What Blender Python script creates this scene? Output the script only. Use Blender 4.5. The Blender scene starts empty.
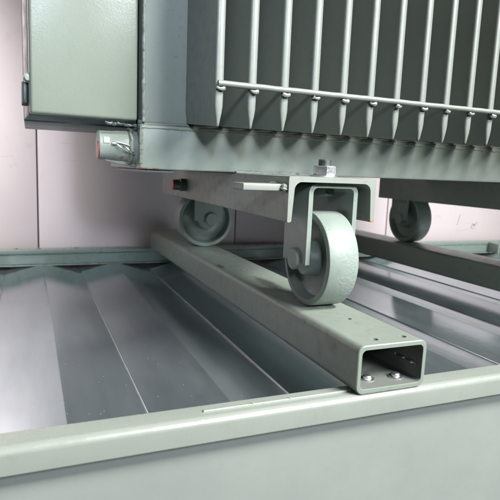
import bpy, bmesh, math, random
from mathutils import Vector, Matrix, noise
random.seed(7)
MM = 0.001
sc = bpy.context.scene
col = sc.collection

# ------------------------------------------------------------------ materials
def new_mat(name):
    m = bpy.data.materials.new(name); m.use_nodes = True
    nt = m.node_tree
    for n in list(nt.nodes): nt.nodes.remove(n)
    out = nt.nodes.new('ShaderNodeOutputMaterial')
    b = nt.nodes.new('ShaderNodeBsdfPrincipled')
    nt.links.new(b.outputs[0], out.inputs[0])
    return m, nt, b

def N(nt, t, **kw):
    n = nt.nodes.new(t)
    for k, v in kw.items():
        if k in n.inputs: n.inputs[k].default_value = v
        else: setattr(n, k, v)
    return n

def ramp(nt, src, stops):
    r = nt.nodes.new('ShaderNodeValToRGB')
    e = r.color_ramp.elements
    while len(e) < len(stops): e.new(0.5)
    for i, (p, c) in enumerate(stops):
        e[i].position = p
        e[i].color = (c, c, c, 1) if isinstance(c, (int, float)) else (*c, 1)
    nt.links.new(src, r.inputs[0])
    return r

def mix(nt, fac, a, b, blend='MIX'):
    m = nt.nodes.new('ShaderNodeMix'); m.data_type = 'RGBA'; m.blend_type = blend
    def put(sock, v):
        if hasattr(v, 'is_linked'): nt.links.new(v, sock)
        elif isinstance(v, (int, float)): sock.default_value = v
        else: sock.default_value = (*v, 1)
    put(m.inputs[0], fac); put(m.inputs[6], a); put(m.inputs[7], b)
    return m.outputs[2]

def paint(name, base, rough=0.33, peel=0.25, lump=0.0, dirt=0.35, rust=0.0, grime=(0.065, 0.055, 0.04), spec=0.5, spots=(), tips=None, rvar=1.0):
    base = (base[0]*1.0, base[1]*0.985, base[2]*0.97)
    m, nt, b = new_mat(name)
    tc = N(nt, 'ShaderNodeTexCoord'); co = tc.outputs['Object']
    n1 = N(nt, 'ShaderNodeTexNoise', Scale=9.0, Detail=8.0, Roughness=0.6); nt.links.new(co, n1.inputs['Vector'])
    n2 = N(nt, 'ShaderNodeTexNoise', Scale=60.0, Detail=6.0, Roughness=0.65); nt.links.new(co, n2.inputs['Vector'])
    n3 = N(nt, 'ShaderNodeTexNoise', Scale=420.0, Detail=3.0); nt.links.new(co, n3.inputs['Vector'])
    v = N(nt, 'ShaderNodeTexVoronoi', Scale=85.0, Randomness=1.0); nt.links.new(co, v.inputs['Vector'])
    # tone drift of a brushed / sprayed coat
    c = mix(nt, ramp(nt, n1.outputs[0], [(0.3, 0.0), (0.7, 1.0)]).outputs[0], tuple(x*0.94 for x in base), tuple(min(1, x*1.04) for x in base))
    # grime
    g = ramp(nt, n2.outputs[0], [(0.56, 0.0), (0.80, dirt)])
    c = mix(nt, g.outputs[0], c, grime)
    # tiny dust specks, light
    sp = ramp(nt, v.outputs['Distance'], [(0.035, 0.35), (0.06, 0.0)])
    sel = ramp(nt, v.outputs['Color'], [(0.80, 0.0), (0.82, 1.0)])
    mm = N(nt, 'ShaderNodeMath', operation='MULTIPLY'); nt.links.new(sp.outputs[0], mm.inputs[0]); nt.links.new(sel.outputs[0], mm.inputs[1])
    c = mix(nt, mm.outputs[0], c, (0.45, 0.47, 0.44))
    if rust > 0:
        v2 = N(nt, 'ShaderNodeTexVoronoi', Scale=38.0, Randomness=1.0); nt.links.new(co, v2.inputs['Vector'])
        n4 = N(nt, 'ShaderNodeTexNoise', Scale=200.0, Detail=4.0); nt.links.new(co, n4.inputs['Vector'])
        ad = N(nt, 'ShaderNodeMath', operation='MULTIPLY_ADD'); nt.links.new(n4.outputs[0], ad.inputs[0]); ad.inputs[1].default_value = 0.25; nt.links.new(v2.outputs['Distance'], ad.inputs[2])
        r1 = ramp(nt, ad.outputs[0], [(0.19, 0.9), (0.23, 0.0)])
        s2 = ramp(nt, v2.outputs['Color'], [(1-rust, 0.0), (1-rust+0.02, 1.0)])
        m2 = N(nt, 'ShaderNodeMath', operation='MULTIPLY'); nt.links.new(r1.outputs[0], m2.inputs[0]); nt.links.new(s2.outputs[0], m2.inputs[1])
        c = mix(nt, m2.outputs[0], c, (0.16, 0.05, 0.015))
    for (px, py, pz), (rx, ry, rz), scale, cut, colr in spots:
        # patch of wear: an ellipsoid of influence broken up by fine noise
        mp = N(nt, 'ShaderNodeMapping'); mp.vector_type = 'POINT'
        mp.inputs['Location'].default_value = (-px/rx, -py/ry, -pz/rz); mp.inputs['Scale'].default_value = (1000/rx, 1000/ry, 1000/rz)
        nt.links.new(co, mp.inputs[0])
        ln = N(nt, 'ShaderNodeVectorMath', operation='LENGTH'); nt.links.new(mp.outputs[0], ln.inputs[0])
        nz = N(nt, 'ShaderNodeTexNoise', Scale=scale, Detail=4.0, Roughness=0.6); nt.links.new(co, nz.inputs['Vector'])
        fa = ramp(nt, ln.outputs['Value'], [(0.2, 1.0), (1.0, 0.0)])
        ml = N(nt, 'ShaderNodeMath', operation='MULTIPLY'); nt.links.new(fa.outputs[0], ml.inputs[0]); nt.links.new(nz.outputs[0], ml.inputs[1])
        c = mix(nt, ramp(nt, ml.outputs[0], [(cut, 0.0), (cut+0.06, 0.9)]).outputs[0], c, colr)
    if tips:
        sx = N(nt, 'ShaderNodeSeparateXYZ'); nt.links.new(co, sx.inputs[0])
        oi = N(nt, 'ShaderNodeObjectInfo')
        nz = N(nt, 'ShaderNodeTexNoise', Scale=240.0, Detail=3.0); nt.links.new(co, nz.inputs['Vector'])
        a1 = N(nt, 'ShaderNodeMath', operation='MULTIPLY_ADD'); nt.links.new(nz.outputs[0], a1.inputs[0]); a1.inputs[1].default_value = 0.006; nt.links.new(sx.outputs[2], a1.inputs[2])
        a2 = N(nt, 'ShaderNodeMath', operation='MULTIPLY_ADD'); nt.links.new(oi.outputs['Random'], a2.inputs[0]); a2.inputs[1].default_value = 0.006; nt.links.new(a1.outputs[0], a2.inputs[2])
        a3 = N(nt, 'ShaderNodeMath', operation='LESS_THAN'); nt.links.new(a2.outputs[0], a3.inputs[0]); a3.inputs[1].default_value = tips
        yl = N(nt, 'ShaderNodeMath', operation='LESS_THAN'); nt.links.new(sx.outputs[1], yl.inputs[0]); yl.inputs[1].default_value = -0.292
        a4 = N(nt, 'ShaderNodeMath', operation='MULTIPLY'); nt.links.new(a3.outputs[0], a4.inputs[0]); nt.links.new(yl.outputs[0], a4.inputs[1])
        c = mix(nt, a4.outputs[0], c, (0.20, 0.035, 0.012))
    nt.links.new(c, b.inputs['Base Color'])
    rr = ramp(nt, n2.outputs[0], [(0.3, rough-0.06*rvar), (0.75, min(1, rough+0.16*rvar))])
    nt.links.new(rr.outputs[0], b.inputs['Roughness'])
    b.inputs['Specular IOR Level'].default_value = spec
    bp = N(nt, 'ShaderNodeBump', Strength=peel, Distance=0.0004); nt.links.new(n3.outputs[0], bp.inputs['Height'])
    last = bp
    bw = N(nt, 'ShaderNodeBump', Strength=0.25, Distance=0.002); nt.links.new(n1.outputs[0], bw.inputs['Height']); nt.links.new(bp.outputs[0], bw.inputs['Normal']); last = bw
    if lump > 0:
        n5 = N(nt, 'ShaderNodeTexNoise', Scale=170.0, Detail=2.5, Roughness=0.5, Distortion=0.8); nt.links.new(co, n5.inputs['Vector'])
        n6 = N(nt, 'ShaderNodeTexNoise', Scale=16.0, Detail=2.0); nt.links.new(co, n6.inputs['Vector'])
        k6 = ramp(nt, n6.outputs[0], [(0.42, 0.15), (0.62, 1.0)])
        mu = N(nt, 'ShaderNodeMath', operation='MULTIPLY'); nt.links.new(n5.outputs[0], mu.inputs[0]); nt.links.new(k6.outputs[0], mu.inputs[1])
        b2 = N(nt, 'ShaderNodeBump', Strength=lump, Distance=0.003); nt.links.new(mu.outputs[0], b2.inputs['Height']); nt.links.new(last.outputs[0], b2.inputs['Normal']); last = b2
    nt.links.new(last.outputs[0], b.inputs['Normal'])
    return m

RUST = (0.24, 0.065, 0.015); SCUFF = (0.035, 0.03, 0.022)
def tp(x, y, z): return (x-735, y-1009, z-60)      # place on the transformer, in its own coordinates
GREEN = (0.20, 0.235, 0.197)
M = {}
M['paint'] = paint('grey_green_paint', GREEN, 0.34, 0.2, 0, 0.25, 0.02)
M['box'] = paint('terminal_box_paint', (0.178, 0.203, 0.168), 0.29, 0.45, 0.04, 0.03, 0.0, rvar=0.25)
M['box_shade'] = paint('terminal_box_shaded_paint', (0.075, 0.098, 0.098), 0.35, 0.25, 0.0, 0.2, 0.0)  # box body coloured darker to stand in for shade on its side and underside
M['tank'] = paint('tank_paint', (0.204, 0.231, 0.210), 0.30, 0.25, 0.0, 0.2, 0.0)
M['fin'] = paint('fin_paint', (0.172, 0.190, 0.172), 0.36, 0.2, 0, 0.25, 0.03, tips=0.2612)
M['base'] = paint('tank_base_paint', (0.210, 0.240, 0.210), 0.33, 0.25, 0.05, 0.3, 0.02, spots=((tp(168, 845, 253), (16, 8, 5), 260, 0.36, RUST), (tp(186, 845, 253), (20, 8, 4), 300, 0.40, RUST), (tp(137, 870, 268), (10, 14, 8), 220, 0.33, RUST), (tp(163, 850, 300), (8, 12, 50), 160, 0.36, SCUFF)))
M['rail'] = paint('rail_paint', (0.190, 0.222, 0.192), 0.36, 0.25, 0.0, 0.45, 0.0, spots=(((-12, -240, 60), (34, 170, 12), 420, 0.40, SCUFF), ((-40, -60, 58), (16, 60, 20), 160, 0.40, SCUFF), ((0, -395, 60), (30, 60, 10), 300, 0.47, (0.30, 0.34, 0.29)), ((20, 120, 60), (50, 160, 10), 260, 0.50, (0.11, 0.06, 0.045))))
M['channel'] = paint('channel_paint', (0.200, 0.220, 0.195), 0.38, 0.35, 0.05, 0.5, 0.08, spots=((tp(459, 640, 190), (9, 6, 5), 200, 0.25, (0.30, 0.14, 0.03)),))
M['fork'] = paint('fork_paint', (0.204, 0.240, 0.216), 0.32, 0.3, 0.0, 0.3, 0.0)
M['wheel'] = paint('wheel_paint', (0.198, 0.240, 0.213), 0.40, 0.25, 0.42, 0.3, 0.0)
M['frame'] = paint('frame_paint', (0.222, 0.246, 0.222), 0.22, 0.12, 0.0, 0.12, 0.0)
M['panel'] = paint('panel_paint', (0.215, 0.240, 0.224), 0.45, 0.12, 0.0, 0.1, 0.0)
M['teal'] = paint('rear_beam_paint', (0.160, 0.205, 0.182), 0.28, 0.15, 0.0, 0.2, 0.0)
M['weld'] = paint('weld_paint', (0.180, 0.201, 0.171), 0.42, 0.3, 0.25, 0.7, 0.25)
M['red'] = paint('red_cap_plastic', (0.36, 0.012, 0.018), 0.35, 0.1, 0, 0.1)
M['dark'] = paint('dark_plug_paint', (0.055, 0.075, 0.07), 0.35, 0.2, 0, 0.2)

def metal(name, c, rough):
    m, nt, b = new_mat(name)
    tc = N(nt, 'ShaderNodeTexCoord')
    n = N(nt, 'ShaderNodeTexNoise', Scale=300.0, Detail=4.0); nt.links.new(tc.outputs['Object'], n.inputs['Vector'])
    nt.links.new(mix(nt, ramp(nt, n.outputs[0], [(0.35, 0.0), (0.7, 1.0)]).outputs[0], tuple(x*0.86 for x in c), c), b.inputs['Base Color'])
    b.inputs['Metallic'].default_value = 1.0
    nt.links.new(ramp(nt, n.outputs[0], [(0.3, rough-0.03), (0.7, rough+0.06)]).outputs[0], b.inputs['Roughness'])
    return m
M['zinc'] = metal('zinc_plated_steel', (0.80, 0.79, 0.82), 0.36)
M['wire'] = metal('seal_wire_steel', (0.55, 0.55, 0.54), 0.4)
M['bolt'] = metal('dull_bolt_steel', (0.22, 0.25, 0.24), 0.42)

def pale_patch():
    m, nt, b = new_mat('pale_patch_paint')
    tc = N(nt, 'ShaderNodeTexCoord'); n = N(nt, 'ShaderNodeTexNoise', Scale=250.0); nt.links.new(tc.outputs['Object'], n.inputs['Vector'])
    nt.links.new(mix(nt, ramp(nt, n.outputs[0], [(0.4, 0.0), (0.65, 1.0)]).outputs[0], (0.34, 0.35, 0.34), (0.24, 0.26, 0.24)), b.inputs['Base Color'])
    b.inputs['Roughness'].default_value = 0.3
    return m
M['white'] = pale_patch()

def galv():
    m, nt, b = new_mat('galvanised_sheet')
    tc = N(nt, 'ShaderNodeTexCoord'); co = tc.outputs['Object']
    mp = N(nt, 'ShaderNodeMapping'); mp.inputs['Scale'].default_value = (26, 3.0, 10); nt.links.new(co, mp.inputs[0])
    n1 = N(nt, 'ShaderNodeTexNoise', Scale=1.0, Detail=8.0, Roughness=0.65); nt.links.new(mp.outputs[0], n1.inputs['Vector'])
    n2 = N(nt, 'ShaderNodeTexNoise', Scale=14.0, Detail=6.0); nt.links.new(co, n2.inputs['Vector'])
    c = mix(nt, ramp(nt, n1.outputs[0], [(0.3, 0.0), (0.72, 1.0)]).outputs[0], (0.325, 0.385, 0.415), (0.44, 0.495, 0.525))
    c = mix(nt, ramp(nt, n2.outputs[0], [(0.5, 0.0), (0.8, 0.4)]).outputs[0], c, (0.34, 0.35, 0.375))
    v = N(nt, 'ShaderNodeTexVoronoi', Scale=125.0); nt.links.new(co, v.inputs['Vector'])
    sp = ramp(nt, v.outputs['Distance'], [(0.05, 0.45), (0.13, 0.0)])
    sel = ramp(nt, v.outputs['Color'], [(0.68, 0.0), (0.70, 1.0)])
    mm = N(nt, 'ShaderNodeMath', operation='MULTIPLY'); nt.links.new(sp.outputs[0], mm.inputs[0]); nt.links.new(sel.outputs[0], mm.inputs[1])
    c = mix(nt, mm.outputs[0], c, (0.62, 0.66, 0.66))
    nt.links.new(c, b.inputs['Base Color'])
    mt = N(nt, 'ShaderNodeMath', operation='MULTIPLY_ADD'); nt.links.new(mm.outputs[0], mt.inputs[0]); mt.inputs[1].default_value = -0.8; mt.inputs[2].default_value = 0.85
    nt.links.new(mt.outputs[0], b.inputs['Metallic'])
    rg = ramp(nt, n1.outputs[0], [(0.25, 0.10), (0.75, 0.17)])
    nt.links.new(rg.outputs[0], b.inputs['Roughness'])
    bp = N(nt, 'ShaderNodeBump', Strength=0.12, Distance=0.001); nt.links.new(n1.outputs[0], bp.inputs['Height'])
    b3 = N(nt, 'ShaderNodeBump', Strength=0.05, Distance=0.004); nt.links.new(n2.outputs[0], b3.inputs['Height']); nt.links.new(bp.outputs[0], b3.inputs['Normal'])
    nt.links.new(b3.outputs[0], b.inputs['Normal'])
    return m
M['galv'] = galv()

def wallmat():
    m, nt, b = new_mat('wall_panel_paint')
    tc = N(nt, 'ShaderNodeTexCoord'); co = tc.outputs['Object']
    n1 = N(nt, 'ShaderNodeTexNoise', Scale=3.0, Detail=8.0); nt.links.new(co, n1.inputs['Vector'])
    n2 = N(nt, 'ShaderNodeTexNoise', Scale=22.0, Detail=8.0, Roughness=0.7); nt.links.new(co, n2.inputs['Vector'])
    mp = N(nt, 'ShaderNodeMapping'); mp.inputs['Scale'].default_value = (5, 1, 40); nt.links.new(co, mp.inputs[0])
    n3 = N(nt, 'ShaderNodeTexNoise', Scale=1.0, Detail=6.0, Distortion=1.0); nt.links.new(mp.outputs[0], n3.inputs['Vector'])
    c = mix(nt, ramp(nt, n1.outputs[0], [(0.3, 0.0), (0.7, 1.0)]).outputs[0], (0.51, 0.438, 0.445), (0.56, 0.488, 0.490))
    c = mix(nt, ramp(nt, n2.outputs[0], [(0.58, 0.0), (0.85, 0.5)]).outputs[0], c, (0.35, 0.29, 0.30))
    c = mix(nt, ramp(nt, n3.outputs[0], [(0.66, 0.0), (0.72, 0.35)]).outputs[0], c, (0.40, 0.34, 0.34))
    v = N(nt, 'ShaderNodeTexVoronoi', Scale=11.0); nt.links.new(co, v.inputs['Vector'])
    sp = ramp(nt, v.outputs['Distance'], [(0.04, 0.8), (0.07, 0.0)])
    sel = ramp(nt, v.outputs['Color'], [(0.82, 0.0), (0.84, 1.0)])
    mm = N(nt, 'ShaderNodeMath', operation='MULTIPLY'); nt.links.new(sp.outputs[0], mm.inputs[0]); nt.links.new(sel.outputs[0], mm.inputs[1])
    c = mix(nt, mm.outputs[0], c, (0.22, 0.13, 0.09))
    nt.links.new(c, b.inputs['Base Color'])
    b.inputs['Roughness'].default_value = 0.55
    bp = N(nt, 'ShaderNodeBump', Strength=0.15, Distance=0.002); nt.links.new(n2.outputs[0], bp.inputs['Height']); nt.links.new(bp.outputs[0], b.inputs['Normal'])
    return m
M['wall'] = wallmat()
M['tube_inside'] = paint('dark_tube_inside', (0.10, 0.112, 0.10), 0.5, 0.2, 0, 0.4, 0.2)  # darker colour for the inner faces of the rail tubes
M['joint'] = paint('joint_filler', (0.10, 0.08, 0.085), 0.7, 0.2, 0, 0.3)

# ------------------------------------------------------------------ geometry helpers (millimetres in, metres out)
def link(name, bm, mat, parent=None, smooth=True, angle=35):
    bmesh.ops.scale(bm, vec=(MM, MM, MM), verts=bm.verts)
    bmesh.ops.recalc_face_normals(bm, faces=bm.faces)
    me = bpy.data.meshes.new(name); bm.to_mesh(me); bm.free()
    o = bpy.data.objects.new(name, me); col.objects.link(o)
    me.materials.append(mat)
    if smooth:
        for p in me.polygons: p.use_smooth = True
        me.set_sharp_from_angle(angle=math.radians(angle))
    if parent:
        o.parent = parent
        off = Vector((0, 0, 0)); p = parent
        while p: off += p.location; p = p.parent
        me.transform(Matrix.Translation(-off))
    return o

def empty(name, loc, label, cat, group=None):
    o = bpy.data.objects.new(name, None); col.objects.link(o)
    o.location = [v*MM for v in loc]; o['label'] = label; o['category'] = cat
    o.empty_display_size = 0.05
    if group: o['group'] = group
    return o

def box(bm, x0, x1, y0, y1, z0, z1, bev=0, seg=2):
    r = bmesh.ops.create_cube(bm, size=1)
    vs = r['verts']
    for v in vs:
        v.co = Vector((x0+(v.co.x+.5)*(x1-x0), y0+(v.co.y+.5)*(y1-y0), z0+(v.co.z+.5)*(z1-z0)))
    if bev:
        es = list({e for v in vs for e in v.link_edges})
        bmesh.ops.bevel(bm, geom=es, offset=bev, segments=seg, profile=0.5, affect='EDGES')
    return bm

def frustum(bm, lo, hi, bev=0):
    """lo, hi: lists of 4 points each."""
    a = [bm.verts.new(p) for p in lo]; b = [bm.verts.new(p) for p in hi]
    fs = [bm.faces.new(a[::-1]), bm.faces.new(b)]
    for i in range(4): fs.append(bm.faces.new((a[i], a[(i+1) % 4], b[(i+1) % 4], b[i])))
    if bev:
        es = list({e for f in fs for e in f.edges})
        bmesh.ops.bevel(bm, geom=es, offset=bev, segments=3, profile=0.5, affect='EDGES')

def rrect(x0, x1, z0, z1, r, n=6):
    pts = []
    for cx, cz, a0 in ((x1-r, z1-r, 0), (x0+r, z1-r, 90), (x0+r, z0+r, 180), (x1-r, z0+r, 270)):
        for i in range(n+1):
            a = math.radians(a0+90*i/n); pts.append((cx+r*math.cos(a), cz+r*math.sin(a)))
    return pts

def fillet(poly, radii, n=5):
    """round the corners of a 2D polygon"""
    out = []; m = len(poly)
    for i, p in enumerate(poly):
        r = radii[i]
        p = Vector(p); a = Vector(poly[i-1]); b = Vector(poly[(i+1) % m])
        if r <= 0: out.append(tuple(p)); continue
        u = (a-p).normalized(); w = (b-p).normalized()
        ang = u.angle(w); d = r/math.tan(ang/2)
        c = p+(u+w).normalized()*(r/math.sin(ang/2))
        s = p+u*d-c; e = p+w*d-c
        for k in range(n+1):
            t = k/n; v = s.lerp(e, t).normalized()*r
            out.append(tuple(c+v))
    return out

def extrude_xz(bm, pts, y0, y1):
    a = [bm.verts.new((x, y0, z)) for x, z in pts]; b = [bm.verts.new((x, y1, z)) for x, z in pts]
    n = len(pts)
    for i in range(n): bm.faces.new((a[i], a[(i+1) % n], b[(i+1) % n], b[i]))
    bm.faces.new(a); bm.faces.new(b[::-1])

def extrude_yz(bm, pts, x0, x1):
    a = [bm.verts.new((x0, y, z)) for y, z in pts]; b = [bm.verts.new((x1, y, z)) for y, z in pts]
    n = len(pts)
    for i in range(n): bm.faces.new((a[i], a[(i+1) % n], b[(i+1) % n], b[i]))
    bm.faces.new(a); bm.faces.new(b[::-1])

def lathe_x(bm, prof, cy, cz, n=64, cap=True):
    """revolve (x, r) profile about an axis parallel to X"""
    rings = []
    for x, r in prof:
        if r <= 0: rings.append([bm.verts.new((x, cy, cz))]); continue
        rings.append([bm.verts.new((x, cy+r*math.cos(2*math.pi*i/n), cz+r*math.sin(2*math.pi*i/n))) for i in range(n)])
    for a, b in zip(rings, rings[1:]):
        if len(a) == 1 and len(b) == 1: continue
        for i in range(n):
            j = (i+1) % n
            if len(a) == 1: bm.faces.new((a[0], b[i], b[j]))
            elif len(b) == 1: bm.faces.new((a[i], a[j], b[0]))
            else: bm.faces.new((a[i], a[j], b[j], b[i]))

def lathe_z(bm, prof, cx, cy, n=32, hexa=False):
    k = 6 if hexa else n
    rings = []
    for z, r in prof:
        if r <= 0: rings.append([bm.verts.new((cx, cy, z))]); continue
        rings.append([bm.verts.new((cx+r*math.cos(2*math.pi*(i+.2)/k), cy+r*math.sin(2*math.pi*(i+.2)/k), z)) for i in range(k)])
    for a, b in zip(rings, rings[1:]):
        if len(a) == 1 and len(b) == 1: continue
        for i in range(k):
            j = (i+1) % k
            if len(a) == 1: bm.faces.new((a[0], b[i], b[j]))
            elif len(b) == 1: bm.faces.new((a[i], a[j], b[0]))
            else: bm.faces.new((a[i], a[j], b[j], b[i]))

def wire(bm, pts, r, n=8, wob=0.0):
    """tube through points; wob = radius noise for weld beads"""
    rings = []
    for i, p in enumerate(pts):
        p = Vector(p)
        t = (Vector(pts[min(i+1, len(pts)-1)])-Vector(pts[max(i-1, 0)])).normalized()
        u = t.orthogonal().normalized() if abs(t.z) > .9 else t.cross(Vector((0, 0, 1))).normalized()
        w = t.cross(u)
        rr = r*(1+wob*noise.noise(p*0.17)+0.6*wob*noise.noise(p*0.5))
        rings.append([bm.verts.new(p+(u*math.cos(2*math.pi*k/n)+w*math.sin(2*math.pi*k/n))*rr) for k in range(n)])
    for a, b in zip(rings, rings[1:]):
        for k in range(n): bm.faces.new((a[k], a[(k+1) % n], b[(k+1) % n], b[k]))
    bm.faces.new(rings[0][::-1]); bm.faces.new(rings[-1])

def line(a, b, step=3.0, jit=0.0):
    a = Vector(a); b = Vector(b); n = max(2, int((b-a).length/step))
    return [a.lerp(b, i/n)+Vector((random.uniform(-jit, jit), random.uniform(-jit, jit), random.uniform(-jit, jit))) for i in range(n+1)]

def drill(o, cutters):
    """cut round holes: cutters are (kind, x, y, z, r, h) in mm, world"""
    bm = bmesh.new()
    for x, y, z, r, h in cutters:
        q = bmesh.ops.create_cone(bm, cap_ends=True, segments=24, radius1=r, radius2=r, depth=h)
        for v in q['verts']: v.co += Vector((x, y, z))
    off = Vector((0, 0, 0)); p = o.parent
    while p: off += p.location; p = p.parent
    bmesh.ops.scale(bm, vec=(MM, MM, MM), verts=bm.verts)
    me = bpy.data.meshes.new('cut'); bm.to_mesh(me); bm.free()
    c = bpy.data.objects.new('cut', me); col.objects.link(c)
    md = o.modifiers.new('b', 'BOOLEAN'); md.object = c; md.operation = 'DIFFERENCE'; md.solver = 'EXACT'
    bpy.context.view_layer.update()
    dg = bpy.context.evaluated_depsgraph_get()
    nm = bpy.data.meshes.new_from_object(o.evaluated_get(dg))
    o.modifiers.clear(); old = o.data; nm.name = old.name; o.data = nm
    bpy.data.objects.remove(c); bpy.data.meshes.remove(me); bpy.data.meshes.remove(old)
    for p_ in nm.polygons: p_.use_smooth = True
    nm.set_sharp_from_angle(angle=math.radians(35))

def copy_tree(o, parent, delta):
    c = o.copy(); col.objects.link(c); c.parent = parent
    c.location = o.location+Vector(delta)*MM
    for ch in list(o.children):
        d = ch.copy(); col.objects.link(d); d.parent = c
        for g in list(ch.children):
            e = g.copy(); col.objects.link(e); e.parent = d
    return c

# ------------------------------------------------------------------ tray frame
XL, XR = -679, 1973
frame = empty('tray_frame', (600, 1100, -50), 'grey-green painted steel tray frame with galvanised sheet floor under the rails', 'tray')

bm = bmesh.new()
pts = fillet([(492, -28), (526, -28), (526, 0), (492, 0)], [2, 2, 3, 8], 8)
extrude_yz(bm, pts, XL, XR)
fb = link('front_beam', bm, M['frame'], frame)
bm = bmesh.new()                                   # thin hem strip lying on the flange left of the rail
pts = fillet([(507.5, -1), (511.5, -1), (511.5, 1.8), (507.5, 1.8)], [0, 0, 1.2, 1.2], 4)
extrude_yz(bm, pts, 167, 352)
for k in range(2): lathe_z(bm, [(1.0, 2.2), (2.5, 1.9), (3.0, 0)], 224+k*46, 509.5, 12)
link('hem_strip', bm, M['frame'], fb)
bm = bmesh.new(); box(bm, XL, XR, 510, 514, -420, -26, 0)
link('front_panel', bm, M['panel'], frame)

bm = bmesh.new()
pts = fillet([(1664, -44), (1700, -44), (1700, 0), (1660, 0), (1660, -11), (1664, -14)], [1, 1, 3, 3, 1.5, 1], 5)
extrude_yz(bm, pts, XL, XR)
pts = fillet([(1654, -48), (1690, -48), (1690, -44.5), (1654, -44.5)], [1.4, 0, 0, 1.4], 4)
extrude_yz(bm, pts, XL, XR)
rb = link('rear_beam', bm, M['teal'], frame)
for x in (-40, 22, 128, 420, 800, 1300):
    bm = bmesh.new(); lathe_z(bm, [(-0.5, 6), (3, 5.5), (3.6, 0)], x, 1680, 14, True)
    link('rivet', bm, M['teal'], rb)
for x0 in (XL, XR-34):
    bm = bmesh.new(); box(bm, x0, x0+34, 527, 1659, -44, 0, 3)
    link('end_beam', bm, M['frame'], frame)
bm = bmesh.new(); box(bm, 1785, 1791, 1606, 1659, -43, -3, 1); box(bm, 1792, 1835, 1653.5, 1659.5, -43, -3, 1)
link('corner_bracket', bm, M['frame'], frame)

# folded galvanised floor: shallow ridges, each sheet lapping the next
k = 0
x = -679
while x < 1970:
    bm = bmesh.new()
    prof = [(x-2.2, -58.6), (x-1.9, -57.9), (x-1.2, -57.5), (x-0.4, -57.8), (x+0.2, -58.3), (x+2, -58.1), (x+101, -44.9), (x+102, -44.8), (x+103, -44.9), (x+198, -59.4), (x+204, -60.2)]
    ny = 10
    rows = []
    for j in range(ny+1):
        y = 512.5+(1688-512.5)*j/ny
        rows.append([bm.verts.new((px, y, pz+0.5*noise.noise(Vector((px*.01, y*.004, k))))) for px, pz in prof])
    low = []
    for r in rows: low.append([bm.verts.new(v.co-Vector((0, 0, 1.2))) for v in r])
    for j in range(ny):
        for i in range(len(prof)-1):
            bm.faces.new((rows[j][i], rows[j][i+1], rows[j+1][i+1], rows[j+1][i]))
        for i in (0,):
            bm.faces.new((rows[j][0], rows[j+1][0], low[j+1][0], low[j][0]))
    for i in range(len(prof)-1): bm.faces.new((low[0][i], low[0][i+1], low[-1][i+1], low[-1][i]))
    link('floor_sheet', bm, M['galv'], frame, False)
    x += 204; k += 1

# ------------------------------------------------------------------ rails
def make_rail(label, xc, y0):
    t = empty('rail', (xc, 1070, 0), label, 'rail', 'rectangular tube rails under the rollers')
    bm = bmesh.new()
    outer = rrect(xc-50, xc+50, 0.3, 60.3, 10, 7); inner = rrect(xc-44, xc+44, 6.3, 54.3, 6, 7)
    y1 = 1652; n = len(outer)
    def ring(p, y): return [bm.verts.new((a, y, b)) for a, b in p]
    chs = 1.0
    oc = rrect(xc-50+chs, xc+50-chs, 0.3+chs, 60.3-chs, 9, 7); ic = rrect(xc-44-chs*.6, xc+44+chs*.6, 6.3-chs*.6, 54.3+chs*.6, 6.5, 7)
    loops = [ring(inner, y0+1), ring(ic, y0), ring(oc, y0), ring(outer, y0+1), ring(outer, y1-1), ring(oc, y1), ring(ic, y1), ring(inner, y1-1)]
    for a, b in zip(loops, loops[1:]+loops[:1]):
        for i in range(n):
            fc = bm.faces.new((a[i], a[(i+1) % n], b[(i+1) % n], b[i]))
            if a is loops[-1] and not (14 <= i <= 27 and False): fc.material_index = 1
    tube = link('rail_tube', bm, M['rail'], t); tube.data.materials.append(M['tube_inside'])
    return t, tube
rail, tube = make_rail('grey-green rectangular tube rail with open end facing front, carrying the light front roller', 399, 494)
drill(tube, [(403, 600, 57, 4.2, 20), (384, 513, 57, 4.6, 20), (426, 513, 57, 4.6, 20), (395, 960, 57, 4.2, 20), (404, 1480, 57, 4.2, 20)])
for bx, by in ((383, 521), (423, 517)):             # screws that hold the tube down, seen inside its mouth
    bm = bmesh.new()
    lathe_z(bm, [(6.2, 9.5), (7.6, 9.5), (8.0, 8.6), (8.0, 0)], bx, by, 28)
    lathe_z(bm, [(8.0, 5.6), (10.6, 5.6), (11.8, 4.2), (12.0, 0)], bx, by, 28)
    link('rail_screw', bm, M['zinc'], rail)
bm = bmesh.new()
wire(bm, [Vector((442.5, 503+i*2.0, 26.5+0.5*math.sin(i*2.2)-0.05*i)) for i in range(22)], 1.5, 8, 1.3)
link('seam_weld', bm, M['zinc'], tube)
rail2, tube2 = make_rail('dark shaded rectangular tube rail at right under the far roller', 1050, 494)

# ------------------------------------------------------------------ transformer
tr = empty('transformer', (735, 1009, 60), 'grey-green transformer tank with vertical cooling fins standing on rollers', 'transformer')
TX0, TX1, TY0, TY1 = 165, 1305, 852, 1166
FX0, PITCH, NF = 243, 49.6, 20

bm = bmesh.new(); box(bm, TX0, TX1, TY0, TY1, 323, 1560, 4, 3)
tank = link('tank_body', bm, M['tank'], tr)
bm = bmesh.new(); box(bm, TX0-30, TX1+30, TY0-30, TY1+30, 1561, 1573, 2)
link('tank_lid', bm, M['tank'], tr)

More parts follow.
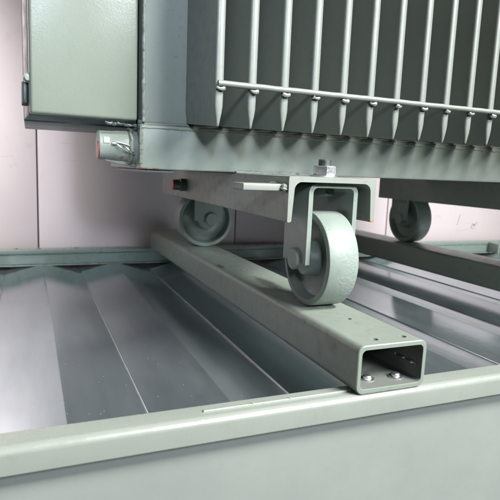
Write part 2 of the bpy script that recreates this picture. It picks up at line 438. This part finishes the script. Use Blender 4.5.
bm = bmesh.new()
box(bm, 161, 1309, 845, 1173, 252.2, 322, 3.0, 3)
for f in list(bm.faces): pass
tb = link('tank_base', bm, M['base'], tr)
bm = bmesh.new(); box(bm, 172, 218, 852, 1160, 246.5, 251.5, 1)
link('foot_strip', bm, M['dark'], tb)
bm = bmesh.new()                                    # weld beads along the foot of the fins and down the corner
p = []
for i in range(NF+1):
    xa = FX0+(i-0.0)*PITCH-PITCH
    if i == 0: xa = 168
    xb = FX0+i*PITCH
    if i == NF: xb = 1300
    p += [Vector((xa+(xb-xa)*q/12, 848-1.5*math.sin(q), 321.8+3.2*(q/12)+random.uniform(-.3, .3))) for q in range(12)]
wire(bm, p, 2.0, 8, 0.25)
wire(bm, line((163, 845.5, 316.5), (1306, 845.5, 316.5), 3, 0.45), 1.7, 7, 0.6)
wire(bm, line((163, 847, 320), (163, 847, 262), 2, 0.4), 3.4, 8, 0.4)
wire(bm, line((167, 853, 326), (167, 853, 1555), 3, 0.5), 2.4, 7, 0.5)
link('weld_bead', bm, M['weld'], tb)

def fin_mesh(cx):
    bm = bmesh.new()
    # z level, half thickness at front, front y, lift of the back edge
    levels = [(315.5, 1.0, 715), (317, 1.8, 713.5), (321, 2.4, 712.6), (327, 3.4, 711.6), (334, 5.0, 710.8), (343, 6.3, 710.2), (360, 6.6, 710), (640, 6.6, 710), (1470, 6.6, 710), (1480, 4.5, 712)]
    rings = []
    for z, h, yf in levels:
        lift = max(0, (345-z)/29.5)*12
        pts = []
        hb = max(h, 4.8)
        for q in range(9):
            a = math.pi*q/8
            ca = math.cos(a); pts.append((cx-h*math.copysign(abs(ca)**0.62, ca), yf+0.75*h*(1-math.sin(a)), z))
        pts += [(cx+hb, 825, z+lift*.8), (cx+hb+2, TY0-1, z+lift), (cx-hb-2, TY0-1, z+lift), (cx-hb, 825, z+lift*.8)]
        rings.append([bm.verts.new(p) for p in pts])
    n = len(rings[0])
    for a, b in zip(rings, rings[1:]):
        for i in range(n): bm.faces.new((a[i], a[(i+1) % n], b[(i+1) % n], b[i]))
    bm.faces.new(rings[0][::-1]); bm.faces.new(rings[-1])
    return bm
fin0 = link('cooling_fin', fin_mesh(FX0), M['fin'], tr)
for i in range(1, NF):
    c = fin0.copy(); col.objects.link(c); c.location = fin0.location+Vector((i*PITCH*MM+random.uniform(-.0008, .0008), random.uniform(-.001, .001), 0)); c.parent = tr

bm = bmesh.new()
wire(bm, line((FX0-4, 705.5, 372.5), (FX0+(NF-1)*PITCH+4, 705.5, 372.5), 12, 0.25), 4.2, 12)
bar = link('stiffener_bar', bm, M['fin'], tr)
for i in range(NF):
    x = FX0+i*PITCH
    bm = bmesh.new()
    wire(bm, [Vector((x-5, 707, 367.5)), Vector((x-2, 706, 365.5)), Vector((x+2, 706, 365.2)), Vector((x+5, 707, 367))], 3.0, 8, 0.9)
    link('tack_weld', bm, M['weld'], bar)

# side terminal box: flat cover, flaring body behind it
tbx = None
bm = bmesh.new()
def rect(x0, x1, y, z0, z1): return [(x0, y, z0), (x1, y, z0), (x1, y, z1), (x0, y, z1)]
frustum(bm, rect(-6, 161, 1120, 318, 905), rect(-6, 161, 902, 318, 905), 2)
tbx = link('terminal_box', bm, M['box_shade'], tr)
bm = bmesh.new()
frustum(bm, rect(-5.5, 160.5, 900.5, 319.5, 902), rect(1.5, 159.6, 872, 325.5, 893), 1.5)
link('cover_skirt', bm, M['box_shade'], tbx)
bm = bmesh.new()
frustum(bm, rect(1.0, 159.4, 871.5, 325.2, 893), rect(4.0, 159, 860, 328.0, 890), 4)
cov = link('box_cover', bm, M['box'], tbx)
bm = bmesh.new()
lathe_prof = [(0, 6.8), (4, 6.8), (4.5, 5.0), (7.5, 4.6), (8, 0)]
rings = []
for d, r in lathe_prof:
    rings.append([bm.verts.new((1.0+r*math.cos(2*math.pi*i/14), 872-d, 378+r*math.sin(2*math.pi*i/14))) for i in range(14)] if r > 0 else [bm.verts.new((1.0, 872-d, 378))])
for a, b in zip(rings, rings[1:]):
    for i in range(14):
        j = (i+1) % 14
        if len(b) == 1: bm.faces.new((a[i], a[j], b[0]))
        else: bm.faces.new((a[i], a[j], b[j], b[i]))
link('cover_bolt', bm, M['weld'], tbx)
bm = bmesh.new(); frustum(bm, rect(-9, 0, 884, 338, 374), rect(-6, 0, 876, 344, 372), 1.5)
link('latch', bm, M['dark'], tbx)
bm = bmesh.new()                                    # rough seam where the box meets the tank
wire(bm, [Vector((110+i*2.4, 860+random.uniform(-1.5, 1.5), 321-(i*.12)+random.uniform(-1.2, 1.2))) for i in range(23)], 2.4, 8, 0.5)
wire(bm, [Vector((162+random.uniform(-1.5, 1.5), 855, 330-i*2.0)) for i in range(14)], 3.0, 8, 0.5)
link('rough_weld', bm, M['dark'], tbx)

# drain stub
bm = bmesh.new()
lathe_x(bm, [(101, 0), (101, 21), (103, 23), (127, 23.6), (128.5, 24.6), (147, 24.8), (149, 27), (162, 27.5)], 889, 288, 48)
dv = link('drain_stub', bm, M['base'], tr)
bm = bmesh.new(); lathe_x(bm, [(100.0, 0), (100.0, 12), (100.3, 13), (100.9, 13.2), (100.95, 0)], 877, 280, 40)
link('red_cap', bm, M['red'], dv)
bm = bmesh.new()                                    # curved pale patch on the stub
vs = []
for a in (150, 158, 166, 174):
    ra = math.radians(a)
    vs.append([bm.verts.new((x, 889+24.5*math.cos(ra), 288+24.5*math.sin(ra))) for x in (108.5, 111, 114, 117.5)])
for r0, r1 in zip(vs, vs[1:]):
    for i in range(3): bm.faces.new((r0[i], r0[i+1], r1[i+1], r1[i]))
link('pale_patch', bm, M['white'], dv)
bm = bmesh.new()
def arc(x0, x1, a0, a1, r, n=14, w=2.0):
    return [Vector((x0+(x1-x0)*i/n+random.uniform(-.3, .3), 889+(r+w*math.sin(math.pi*i/n))*math.cos(math.radians(a0+(a1-a0)*i/n)), 288+(r+w*math.sin(math.pi*i/n))*math.sin(math.radians(a0+(a1-a0)*i/n)))) for i in range(n+1)]
wire(bm, arc(124, 152, 168, 182, 25.5), 1.2, 6)
wire(bm, arc(124, 146, 172, 206, 25.5, w=4), 1.1, 6)
wire(bm, arc(138, 158, 178, 216, 25.8, w=6), 1.0, 6)
lathe_x(bm, [(121, 0), (121, 2.6), (126, 3.0), (128, 0)], 864, 290, 10)
link('seal_wire', bm, M['wire'], dv)
bm = bmesh.new()
frustum(bm, [(112, 884, 263), (112, 896, 263), (161, 896, 254), (161, 884, 254)], [(112, 884, 268), (112, 896, 268), (161, 896, 275), (161, 884, 275)], 1.0)
link('gusset', bm, M['weld'], dv)
bm = bmesh.new()
wire(bm, [Vector((151+random.uniform(-2, 2), 889+27*math.cos(a), 288+27*math.sin(a))) for a in [math.radians(100+i*9) for i in range(24)]], 3.0, 8, 0.4)
link('weld_bead', bm, M['weld'], dv)

# skid channels
def channel(xc, y0, y1):
    h = 70; zt = 251.8; zb = 189.5
    poly = [(xc-h, zb), (xc-h+6.0, zb), (xc-h+9.5, zt-7.5), (xc+h-9.5, zt-7.5), (xc+h-6.0, zb), (xc+h, zb), (xc+h, zt), (xc-h, zt)]
    pts = fillet(poly, [1.5, 3.0, 11, 11, 3.0, 1.5, 2.2, 2.2], 6)
    bm = bmesh.new(); extrude_xz(bm, pts, y0, y1)
    return bm
ch1 = link('skid_channel', channel(391, 640, 1372), M['channel'], tr)
ch2 = link('skid_channel', channel(1070, 640, 1372), M['channel'], tr)
for ch, dx in ((ch1, 0), (ch2, 679)):
    bm = bmesh.new()
    box(bm, 259+dx, 320+dx, 650, 689, 231, 240.5, 1.4, 3)
    lug = link('lug', bm, M['channel'], ch)
    bm = bmesh.new()
    wire(bm, line((319+dx, 648, 238), (319+dx, 691, 238), 2, 0.7), 4.2, 8, 0.6)
    wire(bm, line((317.5+dx, 648, 232), (319.5+dx, 648, 240), 2, 0.5), 5.0, 8, 0.6)
    link('weld_bead', bm, M['weld'], ch)
    bm = bmesh.new()
    wire(bm, line((322+dx, 843, 252.6), (460+dx, 843, 252.6), 3, 0.6), 3.0, 8, 0.6)
    link('weld_bead', bm, M['weld'], ch)
bm = bmesh.new(); lathe_x(bm, [(293, 0), (293, 10.5), (294.5, 11.5), (306, 11.8), (307, 14), (322.5, 14)], 1150, 219, 32)
pl = link('earth_plug', bm, M['dark'], ch1)
bm = bmesh.new(); lathe_x(bm, [(289.5, 0), (289.5, 10), (290.5, 11.4), (292.9, 11.4), (292.9, 0)], 1150, 219, 32)
link('red_cap', bm, M['red'], pl)

# rollers: fork bolted under the channel, wheel on an axle
def make_roller(xc, yc, wz=131):
    xf = xc-3
    bm = bmesh.new()
    o = fillet([(xf-40, 127), (xf-40, 243.4), (xf+40, 243.4), (xf+40, 127)], [0, 14, 14, 0], 7)
    i_ = fillet([(xf+33.2, 127), (xf+33.2, 236.6), (xf-33.2, 236.6), (xf-33.2, 127)], [0, 7.5, 7.5, 0], 7)
    pts = o+i_
    y0, y1 = yc-36, yc+36
    A = [bm.verts.new((x, y0, z)) for x, z in pts]; B = [bm.verts.new((x, y1, z)) for x, z in pts]
    n = len(pts)
    for i in range(n): bm.faces.new((A[i], A[(i+1) % n], B[(i+1) % n], B[i]))
    m = len(o)
    for i in range(m-1):
        bm.faces.new((A[i], A[i+1], A[n-2-i], A[n-1-i])); bm.faces.new((B[i], B[n-1-i], B[n-2-i], B[i+1]))
    bmesh.ops.bevel(bm, geom=[e for e in bm.edges if len(e.link_faces) == 2 and abs(e.verts[0].co.y-e.verts[1].co.y) < 1e-6 and e.calc_face_angle(0) > 1.2], offset=0.8, segments=2, affect='EDGES')
    rl = link('roller', bm, M['fork'], None)
    bm = bmesh.new()
    w = 24.0; R = 71
    prof = [(-w, 62), (-w, R-2.5), (-w+0.8, R-0.9), (-w+2.5, R), (w-2.5, R), (w-0.8, R-0.9), (w, R-2.5), (w, 62), (w-1.5, 61), (8, 57), (6, 54), (5, 33), (8, 28), (w+3, 24.5), (w+4, 23.5), (w+4, 8.5),
            (-w-4, 8.5), (-w-4, 23.5), (-w-3, 24.5), (-8, 28), (-5, 33), (-6, 54), (-8, 57), (-w+1.5, 61), (-w, 62)]
    lathe_x(bm, [(xc+a, r) for a, r in prof], yc, wz, 96)
    bmesh.ops.remove_doubles(bm, verts=bm.verts, dist=0.001)
    wh = link('wheel', bm, M['wheel'], None)
    bm = bmesh.new()
    lathe_x(bm, [(xf-46.5, 0), (xf-46.5, 14.4), (xf-45, 16), (xf-40.3, 16), (xf-40.3, 8.6), (xf+40.3, 8.6), (xf+40.3, 16), (xf+45, 16), (xf+46.5, 14.4), (xf+46.5, 0)], yc-6, wz+1, 44)
    ax = link('axle', bm, M['fork'], None)
    bm = bmesh.new()
    lathe_z(bm, [(251.9, 19.5), (254.0, 19.5), (254.4, 18.8), (254.5, 15.5), (256, 17.4), (266.5, 17.4), (268, 15.6), (268.1, 8)], xc, yc, 6, True)
    nu = link('nut', bm, M['zinc'], None)
    bm = bmesh.new()
    lathe_z(bm, [(252, 9), (252, 20), (253.6, 20), (254.2, 19), (254.2, 9)], xc, yc, 36)
    wa = link('washer', bm, M['zinc'], None)
    bm = bmesh.new()
    lathe_z(bm, [(224, 0), (224, 14), (226, 16.5), (234.5, 16.5), (235.8, 15)], xc, yc, 6, True)
    bh = link('bolt_head', bm, M['bolt'], None)
    bm = bmesh.new()
    thr = [(262, 0), (262, 8.8)]
    zz = 262
    while zz < 275: thr += [(zz+.9, 9.8), (zz+1.8, 8.9)]; zz += 1.8
    thr += [(zz+.8, 8), (zz+1.0, 0)]
    lathe_z(bm, thr, xc, yc, 24)
    bo = link('bolt_tip', bm, M['bolt'], None)
    # pivot: the bolt axis
    piv = Vector((xc, yc, 60))*MM
    for q in (rl, wh, ax, nu, wa, bh, bo): q.data.transform(Matrix.Translation(-piv))
    for q in (wh, ax, nu, wa, bh, bo): q.parent = rl
    rl.parent = tr; rl.location = piv-tr.location
    return rl
r1 = make_roller(402, 688)
for dx, dy, yaw in ((10, 612, 90), (673, 622, 0), (673, 0, 0)):
    c = copy_tree(r1, tr, (dx, dy, 0)); c.rotation_euler = (0, 0, math.radians(yaw))

# ------------------------------------------------------------------ wall behind
wl = empty('panel_wall', (662, 1730, -400), 'pale pinkish painted wall of tall panels behind the transformer', 'wall')
xs = [-1898+640*i for i in range(9)]
for a, b in zip(xs, xs[1:]):
    bm = bmesh.new(); box(bm, a+2.2, b-2.2, 1722, 1740, -400, 1800, 1.2)
    link('wall_panel', bm, M['wall'], wl)
bm = bmesh.new(); box(bm, xs[0], xs[-1], 1730, 1760, -400, 1795)
link('joint_backing', bm, M['joint'], wl)
bm = bmesh.new()
wire(bm, [Vector((1748+i*4, 1721.8, 62+6*math.sin(i*1.3)+i*1.2)) for i in range(7)], 1.0, 5)
wire(bm, [Vector((1752+9*math.cos(a), 1721.8, 56+8*math.sin(a))) for a in [i*.6 for i in range(9)]], 0.9, 5)
wire(bm, [Vector((1664+i*2, 1721.8, 62+i*9)) for i in range(6)], 0.8, 5)
link('pencil_mark', bm, M['joint'], wl)

# ------------------------------------------------------------------ light
w = bpy.data.worlds.new('World'); sc.world = w; w.use_nodes = True
bg = w.node_tree.nodes['Background']; bg.inputs[0].default_value = (0.80, 0.86, 0.95, 1); bg.inputs[1].default_value = 0.015
def area(name, loc, target, sx, sy, power, color=(1, 1, 1), spread=180):
    l = bpy.data.lights.new(name, 'AREA'); l.shape = 'RECTANGLE'; l.size = sx; l.size_y = sy; l.energy = power; l.color = color; l.spread = math.radians(spread)
    o = bpy.data.objects.new(name, l); col.objects.link(o); o.location = loc
    o.rotation_euler = (Vector(target)-Vector(loc)).to_track_quat('-Z', 'Y').to_euler()
    return o
area('ceiling_lamp', (1.75, -1.35, 2.6), (0.45, 0.6, 0.1), 2.1, 0.25, 78, (1, 0.99, 0.96), 84)
area('front_fill', (1.8, -2.3, 1.70), (0.45, 0.8, 0.2), 1.5, 0.5, 38, (0.90, 0.96, 1.0), 80)  # unseen soft fill added in front to brighten the tank base
area('left_fill', (-0.55, -1.8, 1.3), (0.14, 0.83, 0.42), 0.3, 0.4, 1.2, (0.74, 0.85, 1.0), 22)  # unseen narrow beam added for the flat tank wall and first fin
area('rear_fill_right', (1.9, 1.40, 1.6), (1.8, 1.66, 0.1), 0.9, 0.2, 2.5, (1, 0.97, 0.975), 100)  # unseen light added behind the tank to brighten the wall at right
area('rear_fill_left', (-0.80, 0.80, 1.5), (-0.47, 1.72, 0.50), 0.3, 0.3, 10.0, (1, 0.985, 0.965), 41)  # unseen light added to brighten the left part of the wall

# ------------------------------------------------------------------ camera
R = [[0.9238634087183634, -0.0202095120657142, 0.3821884059640636], [-0.38061043564565955, -0.1532775057577543, 0.9119439141231783], [0.0401509440599767, -0.9879765087545085, -0.14929943014072516]]
cam = bpy.data.cameras.new('Camera'); co = bpy.data.objects.new('Camera', cam); col.objects.link(co)
mat = Matrix([[R[i][0], -R[i][1], -R[i][2], 0] for i in range(3)]+[[0, 0, 0, 1]])
mat.translation = Vector((0, 0, 0.2576)); co.matrix_world = mat
cam.sensor_width = 36; cam.lens = 529.517/500*36; cam.clip_start = 0.01; cam.clip_end = 100
cam.dof.use_dof = True; cam.dof.focus_distance = 0.76; cam.dof.aperture_fstop = 11
sc.camera = co
sc.view_settings.view_transform = 'Standard'; sc.view_settings.look = 'None'; sc.view_settings.exposure = 0; sc.view_settings.gamma = 1
